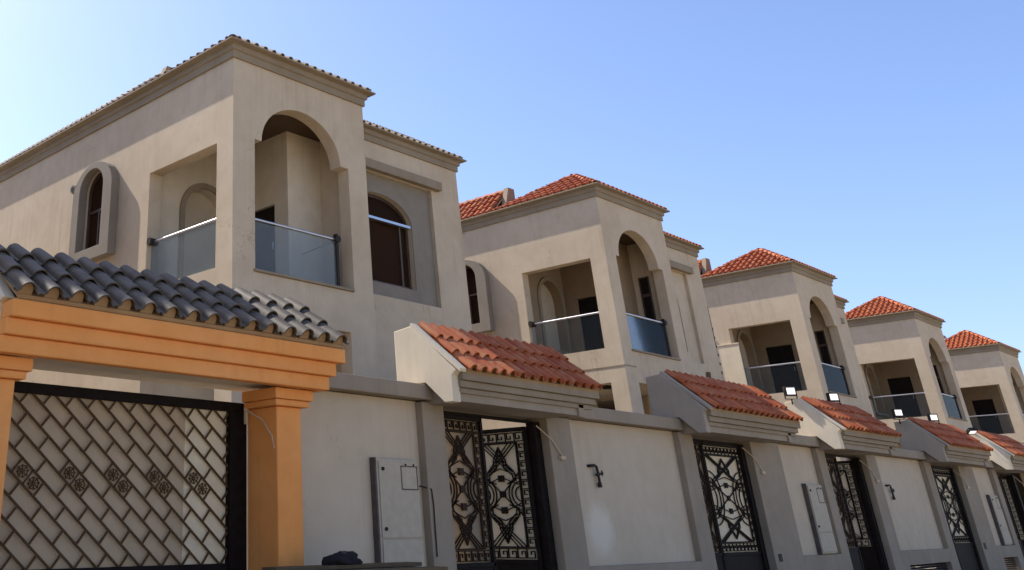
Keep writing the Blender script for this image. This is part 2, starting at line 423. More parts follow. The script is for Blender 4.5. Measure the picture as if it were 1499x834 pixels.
    # front of the body (faces -Y) with the hip at its right corner, then right side
    def skirt(p, q, sdir, hips):
        mb = MB(); tiles(mb, p, Vector(q)-Vector(p), sdir, (Vector(q)-Vector(p)).length, sl, pitch=.23, R=.064)
        bm = bmesh.new(); me = bpy.data.meshes.new('tmp'); me.from_pydata([tuple(v) for v in mb.v], [], mb.f)
        me.polygons.foreach_set('material_index', mb.mi); bm.from_mesh(me)
        for co, no in hips: bmesh.ops.bisect_plane(bm, geom=bm.verts[:]+bm.edges[:]+bm.faces[:], plane_co=co, plane_no=no, clear_outer=True)
        bm.verts.index_update(); off = len(h.v); h.v += [tuple(v.co) for v in bm.verts]
        for f_ in bm.faces: h.f.append([v.index+off for v in f_.verts]); h.mi.append(f_.material_index)
        bm.free(); bpy.data.meshes.remove(me)
    cr = (X2+e, Yb-e, zt)
    skirt((X1+.02, Yb-e, zt), cr, (0, w_, rise), [(cr, (1, 1, 0))])
    skirt(cr, (X2+e, Yk, zt), (-w_, 0, rise), [(cr, (-1, -1, 0))])
    deck(h, [(X1+.02, Yb-e, zt), cr, (X2+e-w_, Yb-e+w_, zt+rise), (X1+.02, Yb-e+w_, zt+rise)], 1)
    deck(h, [cr, (X2+e, Yk, zt), (X2+e-w_, Yk, zt+rise), (X2+e-w_, Yb-e+w_, zt+rise)], 1)
    caps(h, cr, (X2+e-w_, Yb-e+w_, zt+rise))
    caps(h, (X1+.02, Yb-e+w_, zt+rise), (X2+e-w_, Yb-e+w_, zt+rise)); caps(h, (X0-e+w_, Yk, zt+rl), (X0-e+w_, 7.45, zt+rl))
    h.build('roof_skirt', [M['red_tile'], M['mortar']], V, ORG, smooth=True)
    p = MB(); p.box(X0-e+w_, X0-e+w_+.15, 7.45, Yk, ZC, zt+rl-.03); p.box(X1+.02, X2+e-w_-.15, Yb-e+w_, Yb-e+w_+.15, ZC, zt+rise-.03)
    p.prism([(X0-e+.52, zt+.1), (X0-e+w_+.15, zt+.1), (X0-e+w_+.15, zt+rl+.06), (X0-e+w_-.16, zt+rl+.06)], lambda a, b_, d: (a, d, b_), 7.28, 7.45)
    p.box(X0+.3, X2-.3, 7.5, Yk-.3, ZE-.2, ZE-.1)
    B(p, 'roof_parapet', M['cornice'])
    # side arched window: surround with real projection
    s = MB(); P = .20
    out = [(7.86, 6.84)]+[(9.46, 6.84)]; oa = arch(7.86, 9.46, 8.40, .66, 18); ia = arch(8.22, 9.18, 8.46, .46, 18)
    ring = [(7.86, 6.84)]+oa+[(9.46, 6.84)]; rin = [(8.22, 7.10)]+ia+[(9.18, 7.10)]
    for q in range(len(ring)-1): s.prism([ring[q], ring[q+1], rin[q+1], rin[q]], fx(X0-P), 0, P-.002)
    s.prism([(7.86, 6.84), (8.22, 7.10), (9.18, 7.10), (9.46, 6.84)], fx(X0-P), 0, P-.002)
    sw = B(s, 'side_window', M['surround'], bevel=.01)
    fr = MB(); F = fx(X0+.07)
    fl = [(8.26, 7.14)]+arch(8.26, 9.14, 8.46, .42, 14)+[(9.14, 7.14)]
    for q in range(len(fl)): fr.bar(fl[q], fl[(q+1) % len(fl)], .06, .05, F)
    fr.bar((8.26, 8.02), (9.14, 8.02), .05, .05, F); fr.bar((8.70, 7.14), (8.70, 8.02), .04, .05, F)
    B(fr, 'window_frame', M['frame'], sw)
    g = MB(); g.prism(fl, F, .02, .03); B(g, 'pane', M['pane'], sw)
    # body window
    fr = MB(); F = fy(Yb+.26); fl = [(15.08, 6.68)]+arch(15.08, 17.26, 8.16, .58, 20)+[(17.26, 6.68)]
    for q in range(len(fl)): fr.bar(fl[q], fl[(q+1) % len(fl)], .07, .05, F)
    fr.bar((17.0, 6.68), (17.0, 8.14), .05, .05, F)
    bw = B(fr, 'front_window', M['frame'])
    g = MB(); g.bar((15.05, 8.16), (17.28, 8.16), .06, .12, F, -.08); B(g, 'transom', M['rail'], bw)
    g = MB(); g.prism(fl, F, .02, .035); B(g, 'pane', M['pane'], bw)
    g = MB(); g.prism([(15.1, 6.70), (17.24, 6.70), (17.24, 8.12), (15.1, 8.12)], F, .06, .10); B(g, 'inner_shutter', M['shutter'], bw)
    # recessed grey field and its lintel
    g = MB(); g.wall(fy(Yb+.10), 14.42, 18.04, 6.32, 9.22, [(arch(15.04, 17.30, 8.16, .62, 26), 6.64)], .018)
    B(g, 'window_surround', M['surround'])
    g = MB(); g.box(X1+.002, 18.30, Yb-.16, Yb+.10, 9.24, 9.46); B(g, 'lintel', M['cornice'], bevel=.012)
    # railings
    g = MB(); g.tube([(X0+.12, 4.50, 6.86), (X0+.12, 6.72, 6.86)], .028, 10)
    ra = B(g, 'side_railing', M['rail'], smooth=True)
    g = MB(); g.box(X0+.112, X0+.128, 4.52, 6.70, 5.92, 6.83); B(g, 'glass_panel', M['balglass'], ra)
    g = MB(); g.tube([(X0+.0, 6.66, 6.86), (X0+.2, 6.66, 6.86)], .075, 12); B(g, 'bracket', M['pipe'], ra)
    g = MB(); g.tube([(11.06, Yt+.10, 6.84), (13.30, Yt+.10, 6.84)], .028, 10); g.tube([(13.28, Yt+.12, 6.82), (13.28, 5.08, 6.74)], .014, 8)
    ra = B(g, 'front_railing', M['rail'], smooth=True)
    g = MB(); g.box(11.08, 13.28, Yt+.092, Yt+.108, 5.84, 6.80); B(g, 'glass_panel', M['balglass'], ra)
    g = MB(); g.box(13.26, 13.32, Yt+.06, Yt+.14, 5.83, 6.95); g.tube([(13.29, Yt+.02, 6.84), (13.29, Yt+.18, 6.84)], .07, 12); B(g, 'bracket', M['pipe'], ra)
    # sill over the front parapet and side sill
    g = MB(); g.box(11.02, 13.62, Yt-.05, Yt+.34, 5.825, 5.87); B(g, 'balcony_sill', M['cornice'], bevel=.008)
    g = MB()
    for z in (5.42,): g.box(X0-.012, X0+.0, Yt-.012, Yk, z-.012, z+.012); g.box(X0-.012, 11.1, Yt-.012, Yt, z-.012, z+.012)
    B(g, 'wall_joint', M['cornice'])
    # small vent pipe beside the window
    g = MB(); g.tube([(X0-.05, 9.78, 8.76), (X0+.02, 9.78, 8.76)], .10, 14); v = B(g, 'vent_pipe', M['surround'])
    g = MB(); g.tube([(X0-.056, 9.78, 8.76), (X0-.05, 9.78, 8.76)], .065, 12); B(g, 'vent_mouth', M['dark'], v)
    # ground floor: wall under the balcony, set back, with a plain door
    g = MB(); g.wall(fy(6.90), X0+.30, X1-.30, 0, 5.05, [(rect(11.7, 12.7, 2.3), .2)], .2); B(g, 'porch_wall', M['inner'])
    g = MB(); g.box(11.7, 12.7, 6.98, 7.04, .2, 2.3); B(g, 'front_door', M['shutter'])
    g = MB(); g.tube([(11.2, 5.0, 4.98), (11.2, 5.0, 5.06)], .12, 14); B(g, 'porch_lamp', M['pipe'])
    return V
villa = make_villa()
desc = {0: 'nearest villa with grey roof tiles above the orange gateway', 1: 'second villa along the row with red hipped tower roof and two floodlit neighbours',
        2: 'third villa from the near end, red tile tower roof in the middle of the row', 3: 'fourth villa along the row, far balcony above paired floodlights',
        4: 'farthest villa, red tower roof cut by the right edge of the photo', -1: 'villa with grey roof tiles left of the orange gateway, just out of view'}
desc[1] = 'second villa along the row, red tower roof, between the grey-roofed villa and the third'
desc[3] = 'fourth villa along the row, second from the right edge, with red hipped tower roof'
villas = {}
for k in (0, 1, 2, 3, 4, -1):
    v = villa if k == 0 else copy_tree(villa)
    v.location = (X0+S*k-(.4 if k < 0 else 0), Yt, 0); v['label'] = desc[k]; villas[k] = v
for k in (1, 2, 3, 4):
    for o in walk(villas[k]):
        if o.name.startswith('balcony_wall'): o.material_slots[0].link = 'OBJECT'; o.material_slots[0].material = M['inner_shaded']
        if o.name.startswith('window_surround'): o.material_slots[0].link = 'OBJECT'; o.material_slots[0].material = M['wall']
for o in walk(villas[0]):
    if o.name.startswith('glass_panel'): o.material_slots[0].link = 'OBJECT'; o.material_slots[0].material = M['filmglass']
for k in (0, -1):
    for o in walk(villas[k]):
        if o.name.startswith(('tower_roof', 'roof_skirt')):
            o.material_slots[0].link = 'OBJECT'; o.material_slots[0].material = M['beige_tile']
# narrow slot window beside the front balcony of the red-roofed villas
g = MB(); xi = X1-.30
for a, b in ((4.60, 4.64), (4.88, 4.92)): g.box(xi-.03, xi-.002, a, b, 6.36, 8.36)
g.box(xi-.03, xi-.002, 4.642, 4.878, 8.32, 8.36); g.box(xi-.03, xi-.002, 4.642, 4.878, 6.36, 6.40); g.box(xi-.028, xi-.002, 4.642, 4.878, 7.78, 7.86)
sl_ = g.build('slot_window', M['frame'], villas[1], ORG)
g = MB(); g.box(xi-.012, xi-.004, 4.642, 4.878, 6.402, 8.318); g.build('pane', M['dark'], sl_, ORG)
for k in (2, 3, 4): copy_tree(sl_, villas[k])
# the downpipe on the second villa and the screen on the third
g = MB(); x = 32.37
g.tube([(x, 5.36, 8.3), (x+.02, 5.36, 7.4), (x, 5.38, 6.5), (x+.02, 5.36, 5.4), (x, 5.36, 4.0)], .032, 8)
for i in range(9): g.tube([(x+.01, 5.36, 7.6-i*.28), (x+.01, 5.36, 7.52-i*.28)], .05, 8)
g.build('drain_pipe', M['pipe'], villas[1], (X0+S, Yt, 0))
g = MB(); g.box(X0+2*S-.05, X0+2*S-.003, 6.46, 7.34, 5.95, 7.74); g.box(X0+2*S-.07, X0+2*S-.003, 6.44, 7.36, 7.74, 7.78)
g.build('privacy_screen', M['gable'], villas[2], (X0+2*S, Yt, 0))

# ------------------------------------------------------------------ canopies over the gates
GP = [(.30, 3.12), (.30, 4.13), (.0, 4.16), (-.70, 3.565), (-.66, 3.50), (-.66, 3.11), (-.46, 3.11), (-.30, 3.20)]
def gate_canopy(xl, xr, gmat, label, tmat='red_tile', L=None):
    e = empty('gate_canopy', (xl, 0, 3.1), label, 'gate canopy', 'tiled canopies over the gates')
    O = (xl, 0, 3.1)
    F = lambda a, b, d: (d, a, b)
    prof = [(.30, 3.40), (.30, 4.14), (.0, 4.17), (-.72, 3.50), (-.655, 3.44), (-.655, 3.11), (-.50, 3.11), (-.20, 3.39)]
    g = MB(); g.prism(prof, F, xl, xl+.15); a = g.build('gable_wall', gmat, e, O, bevel=.01)
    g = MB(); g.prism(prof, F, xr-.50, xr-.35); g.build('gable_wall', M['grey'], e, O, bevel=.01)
    g = MB(); g.prism([(.29, 3.13), (.29, 4.02), (0, 4.05), (-.62, 3.46), (-.62, 3.13)], F, xl+.15, xr-.50); g.build('beam', M['grey'], e, O)
    g = MB()
    for (y0, z0, z1, xx) in ((-.655, 3.23, 3.30, .10), (-.695, 3.30, 3.39, .05), (-.74, 3.39, 3.50, 0)):
        g.box(xl+.12, xr-xx, y0, -.60, z0, z1-.002)
    g.build('moulding', M['cornice'], e, O, bevel=.01)
    s = Vector((0, .76, .69)); g = MB()
    tiles(g, (xl+.14, -.77, 3.515), (1, 0, 0), s, xr-xl-.14, s.length*1.0, pitch=.225, R=.068, course=.345, tip=.03)
    deck(g, [(xl+.14, -.77, 3.515), (xr-.03, -.77, 3.515), (xr-.03, -.02, 4.196), (xl+.14, -.02, 4.196)], 1)
    g.build('roof_tiles', [M[tmat], M['mortar']], e, O, smooth=True)
    # verge strip along the left gable
    g = MB(); g.prism([(-.77, 3.48), (-.79, 3.52), (0, 4.22), (.02, 4.17)], F, xl+.02, xl+.15); g.build('verge_tile', gmat, e, O)
    return e
names_ = ['nearest red canopy, sunlit pale gable, in front of the first villa', 'second red canopy, shaded grey gable, in front of the second villa',
          'third red canopy with a floodlight on its pale gable', 'fourth red canopy between two floodlights, grey gable',
          'fifth red canopy cut off by the right edge of the photo', 'sixth red canopy beyond the right edge of the photo']
units = []
for k in (0, 1, 2):
    units += [(10.42+S*k, 13.90+S*k, 'A', k), (17.45+S*k, 21.42+S*k, 'B', k)]
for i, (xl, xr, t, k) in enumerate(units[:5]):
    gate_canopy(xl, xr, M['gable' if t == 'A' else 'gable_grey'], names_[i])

# orange gateway: canopy + pillars are one structure
og = empty('orange_gateway', (3.9, 0, 0), 'orange painted gateway with grey tiled canopy on two square pillars', 'gateway'); OO = (3.9, 0, 0)
F = lambda a, b, d: (d, a, b)
prof = [(.30, 3.40), (.30, 4.14), (.0, 4.17), (-.74, 3.53), (-.62, 3.50), (-.62, 3.08), (-.20, 3.08), (-.20, 3.39)]
g = MB(); g.prism(prof, F, 3.90, 4.02); g.build('gable_wall', M['gable'], og, OO, bevel=.01)
g = MB(); g.prism([(.29, 3.10), (.29, 4.02), (0, 4.05), (-.60, 3.50), (-.60, 3.10)], F, 4.02, 7.96); g.build('beam', M['gable'], og, OO)
g = MB()
g.box(3.92, 8.05, -.73, -.605, 3.05, 3.20); g.box(3.93, 8.12, -.78, -.605, 3.202, 3.35); g.box(3.95, 8.22, -.84, -.605, 3.352, 3.51)
g.box(7.97, 8.05, -.60, .25, 3.05, 3.20); g.box(7.97, 8.12, -.60, .25, 3.202, 3.35); g.box(7.97, 8.22, -.60, .25, 3.352, 3.51)
g.build('moulding', M['orange'], og, OO, bevel=.014)
g = MB(); g.box(4.02, 8.2, -.80, .25, 3.512, 3.54); g.build('roof_bed', M['mortar'], og, OO)
s = Vector((0, .86, .61)); g = MB()
tiles(g, (3.92, -.84, 3.56), (1, 0, 0), s, 4.32, s.length, pitch=.27, R=.088, course=.375, tip=.03)
deck(g, [(4.0, -.84, 3.56), (8.2, -.84, 3.56), (8.2, 0, 4.155), (4.0, 0, 4.155)], 1)
g.build('roof_tiles', [M['grey_tile'], M['mortar']], og, OO, smooth=True)
for (a, b) in ((3.86, 4.22), (7.43, 7.80)):
    g = MB(); g.box(a, b, -.50, 0, 0, 2.86); p = g.build('pillar', M['orange'], og, OO, bevel=.012)
    g = MB(); g.box(a-.06, b+.08, -.56, .0, 2.862, 2.93); g.box(a-.09, b+.12, -.59, .0, 2.932, 3.048); g.build('capital', M['orange'], p, OO, bevel=.012)

# ------------------------------------------------------------------ boundary wall segments
def wall_segment(xa, pa, pb, xb, label, tmat=M['grey']):
    """xa..pa left pilaster, pa..pb recessed panel, pb..xb right pilaster"""
    e = empty('boundary_wall', (xa, 0, 0), label, 'garden wall', 'boundary wall segments between the gates'); O = (xa, 0, 0)
    g = MB(); g.box(pa-.02, pb+.02, 0, .24, 1.08, 3.17); g.build('panel', M['panel'], e, O)
    for a, b in ((xa, pa), (pb, xb)):
        if b-a > .02: g = MB(); g.box(a, b, -.12, .26, .12, 3.115 if False else 3.16); g.build('pilaster', M['grey'], e, O, bevel=.01)
    g = MB(); g.wall(fy(-.12), pa, pb, .12, 1.10, [(rect(pa+.35, pb-.15, .81), .42)], .36); pl = g.build('plinth', M['grey'], e, O)
    g = MB()
    for i in range(7): g.prism([(-.02, .44+i*.052), (.02, .47+i*.052), (.02, .48+i*.052), (-.02, .45+i*.052)], lambda a, b, d: (d, a, b), pa+.35, pb-.15)
    g.build('vent_louvre', M['pipe'], pl, O)
    g = MB(); g.box(xa, xb, -.19, .30, 3.182, 3.375); g.build('coping', M['grey'], e, O, bevel=.012)
    return e
segs = [(7.82, 7.84, 10.41, 10.86, 'nearest plastered wall panel right of the orange pillar, holding a meter cabinet'),
        (13.34, 13.97, 17.48, 17.98, 'wide wall panel with round pale patch and black tap, between first and second red canopy gates'),
        (20.36, 21.68, 23.64, 24.06, 'wall panel with meter cabinet between the second and third red canopy gates'),
        (26.54, 27.17, 30.68, 31.18, 'wall panel with small black tap between the third and fourth red canopy gates'),
        (33.56, 34.88, 36.84, 37.26, 'wall panel with narrow meter cabinet near the right edge of the photo')]
for a in segs: wall_segment(*a)

# pale worn patch on the second wall panel
# ------------------------------------------------------------------ gates
def key_strip(mb, fn, u0, z0, u1, z1, n, w=.14, bw=.013, flip=False):
    """greek key running from (u0,z0) to (u1,z1)"""
    d = Vector((u1-u0, z1-z0)); L = d.length; d /= L; q = Vector((-d.y, d.x))*(-1 if flip else 1); st = L/n
    for i in range(n):
        b = Vector((u0, z0))+d*(i*st)
        pts = [(0, 0), (0, w), (.82*st, w), (.82*st, .3*w), (.42*st, .3*w), (.42*st, .62*w)]
        P = [b+d*a+q*c for a, c in pts]
        for a, c in zip(P[:-1], P[1:]): mb.bar(tuple(a), tuple(c), bw, .02, fn)
        mb.bar(tuple(b), tuple(b+d*st), bw, .02, fn)
def leaf(w, z0, z1, mat, parent, hinge, rot, name='gate_leaf', key_side='R', narrow=False, back=1):
    """leaf in local coords: u along +X from the hinge"""
    fn = lambda u, z, d: (u, d, z)
    g = MB(); f = .055
    for a, b in (((0, z0), (0, z1)), ((w, z0), (w, z1)), ((0, z0), (w, z0)), ((0, z1), (w, z1)), ((0, 1.18), (w, 1.18))): g.bar(a, b, f, .05, fn)
    g.box(.02, w-.02, -.012, .012, z0+.02, 1.18)
    L = g.build(name, M['iron'], parent, (0, 0, 0), bevel=.004)
    L.location = hinge; L.rotation_euler = (0, 0, rot)
    k = MB(); b0, b1, t0, t1 = .04, w-.04, 1.22, z1-.04
    kw = .12
    key_strip(k, fn, b0, t1-kw-.01, b1, t1-kw-.01, max(2, round((b1-b0)/.15)), kw)
    key_strip(k, fn, b1, t0+kw+.01, b0, t0+kw+.01, max(2, round((b1-b0)/.15)), kw)
    it, ib = t1-kw-.03, t0+kw+.03
    if not narrow:
        if key_side == 'R': key_strip(k, fn, b1-kw, it, b1-kw, ib, 11, kw); ia, ie = b0, b1-kw-.02
        else: key_strip(k, fn, b0+kw, ib, b0+kw, it, 11, kw); ia, ie = b0+kw+.02, b1
    else: ia, ie = b0, b1
    c = (ia+ie)/2; W = (ie-ia)/2; zm = (it+ib)/2
    for a, b in (((ia, ib), (ia, it)), ((ie, ib), (ie, it)), ((ia, it), (ie, it)), ((ia, ib), (ie, ib))): k.bar(a, b, .02, .02, fn)
    for sg, zz in ((1, it), (-1, ib)):
        for o in (0, .07, .14):
            k.bar((ia+o, zz), (min(ie, c+o*.6+W*.45), zz-sg*.40), .012, .02, fn); k.bar((ie-o, zz), (max(ia, c-o*.6-W*.45), zz-sg*.40), .012, .02, fn)
        H = it-zm
        for off in (0, .045):   # wavy bell outlines
            P = [(.0, .93), (.34, .66), (.34, .55), (.78, .40), (.80, .27), (.45, .20)]
            for m_ in (1, -1):
                Q = [(c+m_*max(0, a*W-off), zm+sg*(b*H-(off*.6 if b > .3 else 0))) for a, b in P]
                for a, b in zip(Q[:-1], Q[1:]): k.bar(a, b, .013, .02, fn)
    for cx in (ia, ie):
        for r in (W*.30, W*.50, W*.66):
            a0 = -90 if cx == ia else 90
            P = [(cx+r*math.cos(math.radians(a0+j*15)), zm+r*1.05*math.sin(math.radians(a0+j*15))) for j in range(13)]
            for a, b in zip(P[:-1], P[1:]): k.bar(a, b, .014, .02, fn)
    k.bar((ia, zm-.3), (ie, zm+.3), .013, .02, fn); k.bar((ia, zm+.3), (ie, zm-.3), .013, .02, fn)
    for o in (.12, .24): k.bar((ia, zm-o), (c, zm-o-.12), .012, .02, fn); k.bar((ie, zm+o), (c, zm+o+.12), .012, .02, fn); k.bar((ie, zm-o), (c, zm-o-.12), .012, .02, fn); k.bar((ia, zm+o), (c, zm+o+.12), .012, .02, fn)
    for dz in (-.22, 0, .22): k.box(c-.05, c+.05, -.014, .014, zm+dz-.045, zm+dz+.045)
    sc = k.build('scrollwork', M['bronze'] if mat == 'b' else M['iron'], L, (0, 0, 0))
    s = MB()
    if back: s.box(.03, w-.03, .022*back, .026*back, 1.2, z1-.02); back and s.build('backing_sheet', M['sheet_dark' if mat == 'b' else 'sheet_pale'], L, (0, 0, 0))
    return L
def pedestrian_gate(xl, xr, kind, label):
    e = empty('iron_gate', (xl, .1, .12), label, 'gate', 'iron gates under the tiled canopies'); O = (xl, .1, .12)
    y = .06
    g = MB(); g.box(xl, xl+.05, y-.03, y+.07, .12, 3.04); g.box(xr-.16, xr, y-.05, y+.09, .12, 3.08); g.box(xl, xr-.16, y-.02, y+.06, 3.06, 3.10)
    g.build('gate_frame', M['iron'], e, O, bevel=.004)
    inner = xr-.16-xl-.05
    if kind == 'open':
        leaf(.93, .17, 3.03-.0, 'b', e, (.055, y-.1, -.12), 0, key_side='R')
        leaf(.86, .17, 2.99, 'i', e, (xr-.20-xl, y+.0, -.12), math.radians(93), key_side='L', back=-1)
    else:
        leaf(inner*.26, .17, 3.03, 'b', e, (.055, y-.1, -.12), 0, narrow=True)
        leaf(inner*.73, .17, 3.03, 'i', e, (.06+inner*.27, y-.1, -.12), 0, key_side='R')
    g = MB(); g.tube([(xr-.14, y-.08, 3.02), (xr+.05, -.14, 2.82), (xr+.26, -.15, 2.60)], .010, 6); g.box(xr+.2, xr+.32, -.17, -.125, 2.55, 2.60)
    g.build('stay_cable', M['cable'], e, O)
    return e
pedestrian_gate(10.90, 13.33, 'open', 'nearest iron scroll gate with its right leaf swung open')
pedestrian_gate(18.0, 20.34, 'closed', 'closed iron scroll gate under the second red canopy')
pedestrian_gate(24.10, 26.53, 'open', 'open iron scroll gate under the third red canopy, floodlight above')
pedestrian_gate(31.20, 33.54, 'closed', 'closed iron scroll gate under the fourth red canopy')
pedestrian_gate(37.30, 39.73, 'open', 'iron scroll gate at the right edge of the photo')

# orange gateway's lattice gate
lg = empty('lattice_gate', (4.22, .05, .1), 'wide dark lattice gate with square rosettes between the orange pillars', 'gate'); O = (4.22, .05, .1)
fn = lambda u, z, d: (u, .05+d, z)
gx0, gx1, gz0, gz1 = 4.26, 7.18, 1.30, 2.83
g = MB(); g.box(4.23, 7.42, .02, .08, 2.83, 2.93); g.box(7.18, 7.42, .0, .10, .12, 2.829); g.box(4.23, 4.28, .02, .08, .12, 2.829); g.box(4.28, 7.18, .02, .08, 1.2, 1.30); g.box(4.28, 7.18, .03, .07, .15, 1.199)
fr = g.build('gate_frame', M['iron'], lg, O, bevel=.006)
k = MB(); ang = math.radians(-39.5); u_ = Vector((math.cos(ang), math.sin(ang))); v_ = Vector((-u_.y, u_.x)); Lb, wb, stg = .325, .161, .197
def clipseg(p, q):
    # Liang-Barsky to the gate rectangle
    dx, dy = q[0]-p[0], q[1]-p[1]; t0, t1 = 0, 1
    for pp, qq in ((-dx, p[0]-gx0), (dx, gx1-p[0]), (-dy, p[1]-gz0), (dy, gz1-p[1])):
        if abs(pp) < 1e-12:
            if qq < 0: return None
        else:
            r = qq/pp
            if pp < 0: t0 = max(t0, r)
            else: t1 = min(t1, r)
    return None if t0 >= t1 else ((p[0]+t0*dx, p[1]+t0*dy), (p[0]+t1*dx, p[1]+t1*dy))
org = Vector((4.56, 2.12)); ros = []
for j in range(-26, 27):
    a = org+v_*(j*wb); s_ = clipseg(tuple(a-u_*6), tuple(a+u_*6))
    if s_: k.bar(s_[0], s_[1],   .018, .020, fn)
    for i in range(-20, 21):
        b = org+v_*(j*wb)+u_*(i*Lb+j*stg); s_ = clipseg(tuple(b), tuple(b+v_*wb))
        if s_: k.bar(s_[0], s_[1], .017, .018, fn)
k.build('lattice', M['bronze_light'], fr, O)
# rosettes: pairs of small flowers in every second brick of the middle row
hv = u_*.197+v_*wb   # horizontal repeat of the brick pattern
for i in range(6):
    base = org+hv*(2*i)
    g = MB()
    for h_ in (0, 1):
        cc = base+u_*(Lb*(.25+.5*h_))+v_*(wb*.5)
        for a in range(2): g.bar(tuple(base+u_*(Lb*.5*h_)), tuple(base+u_*(Lb*.5*h_)+v_*wb), .012, .02, fn)
        P = [(cc.x+.018*math.cos(q*math.pi/4), cc.y+.018*math.sin(q*math.pi/4)) for q in range(8)]; g.prism(P, fn, -.014, .014)
        for q in range(8):
            a = q*math.pi/4+ang; g.bar((cc.x+.018*math.cos(a), cc.y+.018*math.sin(a)), (cc.x+.062*math.cos(a), cc.y+.055*math.sin(a)), .010, .012, fn)
            g.bar((cc.x+.055*math.cos(a), cc.y+.055*math.sin(a)), (cc.x+.055*math.cos(a+math.pi/4), cc.y+.055*math.sin(a+math.pi/4)), .007, .012, fn)
    g.build('rosette', M['bronze_light'], fr, O)
g = MB(); g.box(gx0+.02, 6.60, .084, .088, 1.22, 2.86); g.build('backing_sheet', M['sheet'], fr, O)
g = MB(); g.box(6.602, gx1, .080, .085, 1.22, 2.86); g.build('backing_sheet', M['sheet_pale'], fr, O)  # paler tone on the right-hand part of the backing
g = MB(); g.tube([(7.36, -.02, 2.86), (7.425, -.25, 2.74), (7.425, -.42, 2.55), (7.425, -.46, 2.42)], .010, 6); g.box(7.36, 7.40, -.05, -.02, 2.7, 2.88)
g.build('stay_cable', M['cable'], lg, O)

# ------------------------------------------------------------------ meter cabinets, taps, fittings
def meter(x, w, label, yb=0.0):
    e = empty('meter_cabinet', (x, yb, 1.0), label, 'meter cabinet', 'meter cabinets on the wall panels'); O = (x, yb, 1.0)
    g = MB(); g.box(x, x+w, yb-.085, yb-.002, 1.12, 2.42); bd = g.build('cabinet_body', M['cabinet'], e, O, bevel=.008)
    g = MB(); g.box(x+.035, x+w-.02, yb-.10, yb-.086, 1.52, 2.39); dr = g.build('cabinet_door', M['cabinet'], e, O, bevel=.004)
    g = MB(); g.box(x+.035, x+w-.02, yb-.10, yb-.086, 1.15, 1.50); g.build('lower_door', M['cabinet'], e, O, bevel=.004)
    g = MB(); a, b = x+w*.56, x+w*.94; F_ = fy(yb-.102)
    for p, q in (((a, 2.07), (b, 2.07)), ((a, 2.07), (a, 2.34)), ((b, 2.07), (b, 2.34)), ((a, 2.34), (b, 2.34))): g.bar(p, q, .014, .006, F_)
    g.build('meter_window', M['cabinet_line'], dr, O)
    for z in (2.30, 1.62): g = MB(); g.tube([(x+.10, yb-.118, z), (x+.10, yb-.10, z)], .022, 10); g.build('lock', M['dark'], dr, O)
    for xx in (a+.09, b-.06): g = MB(); g.tube([(xx, yb-.112, 2.36), (xx, yb-.10, 2.36)], .012, 8); g.build('screw', M['dark'], dr, O)
    g = MB(); g.box(x-.028, x-.001, yb-.09, yb-.004, 1.10, 2.43); g.build('edge_trim', M['cabinet_line'], e, O)
    return e
meter(9.47, .80, 'large grey meter cabinet on the nearest wall panel, beside the orange pillar')
meter(22.72, .80, 'grey meter cabinet on the wall panel between second and third red canopy gates')
meter(35.9, .80, 'narrow looking grey meter cabinet on the farthest wall panel')
def tap(x, label):
    e = empty('water_tap', (x, 0, 2.35), label, 'water tap', 'black taps on the wall panels'); O = (x, 0, 2.35)
    g = MB(); g.tube([(x-.12, 0, 2.50), (x-.12, -.05, 2.50), (x+.0, -.055, 2.51), (x+.05, -.055, 2.49), (x+.07, -.055, 2.40), (x+.08, -.055, 2.22)], .022, 8)
    g.tube([(x+.08, -.05, 2.26), (x+.08, -.05, 2.19)], .034, 8); g.build('pipe', M['pipe'], e, O, smooth=True)
    g = MB(); g.tube([(x+.0, -.06, 2.37), (x+.20, -.06, 2.40)], .018, 8); g.tube([(x+.18, -.06, 2.36), (x+.18, -.06, 2.44)], .014, 6); g.build('handle', M['pipe'], e, O)
    return e
tap(14.62, 'black tap on the wide panel above the pale round patch')
tap(14.62+S, 'small black tap on the farther panel between third and fourth canopy gates')
def flood(x, y, z, label, tilt=0., face=-.25, s=.125):
    e = empty('floodlight', (x, y, z), label, 'floodlight', 'floodlights on top of the boundary wall'); O = (0, 0, 0)
    g = MB(); g.box(-s, s, -.05, .05, .06, .06+1.6*s); b_ = g.build('lamp_housing', M['pipe'], e, O, bevel=.012)
    g = MB(); g.box(-s+.035, s-.035, -.056, -.051, .09, .03+1.6*s); g.build('lens', M['lens'], b_, O)
    g = MB(); g.box(-s-.012, -s-.002, -.02, .02, -.0, .18); g.box(s+.002, s+.012, -.02, .02, 0, .18); g.box(-s-.012, s+.012, -.02, .02, -.012, 0); g.tube([(0, 0, -.12), (0, 0, -.012)], .016, 6)
    g.build('bracket', M['pipe'], e, O)
    e.rotation_euler = (tilt, 0, face); return e
flood(23.60, .12, 4.20, 'floodlight on the pale gable of the third canopy', face=-.75)
flood(25.72, -.02, 4.22, 'floodlight on the ridge of the third canopy', face=-.75)
flood(30.55, .12, 4.20, 'floodlight on the grey gable of the fourth canopy', face=-.75)
flood(33.0, -.02, 4.22, 'floodlight on the ridge of the fourth canopy, lit lens', face=-.75)
flood(36.72, .12, 4.16, 'floodlight tipped back flat on the fifth canopy gable', tilt=1.1, face=-.75)
# small wall sockets on the pilasters
g = MB(); g.box(20.52, 20.66, -.135, -.121, 1.03, 1.16); tag(g.build('wall_socket', M['pipe'], None, bevel=.006), 'black socket low on the wide pilaster right of the second gate', 'socket')
g = MB(); g.box(33.72, 33.88, -.135, -.121, 1.04, 1.20); tag(g.build('wall_socket', M['pipe'], None, bevel=.006), 'black socket low on the wide pilaster right of the fourth gate', 'socket')
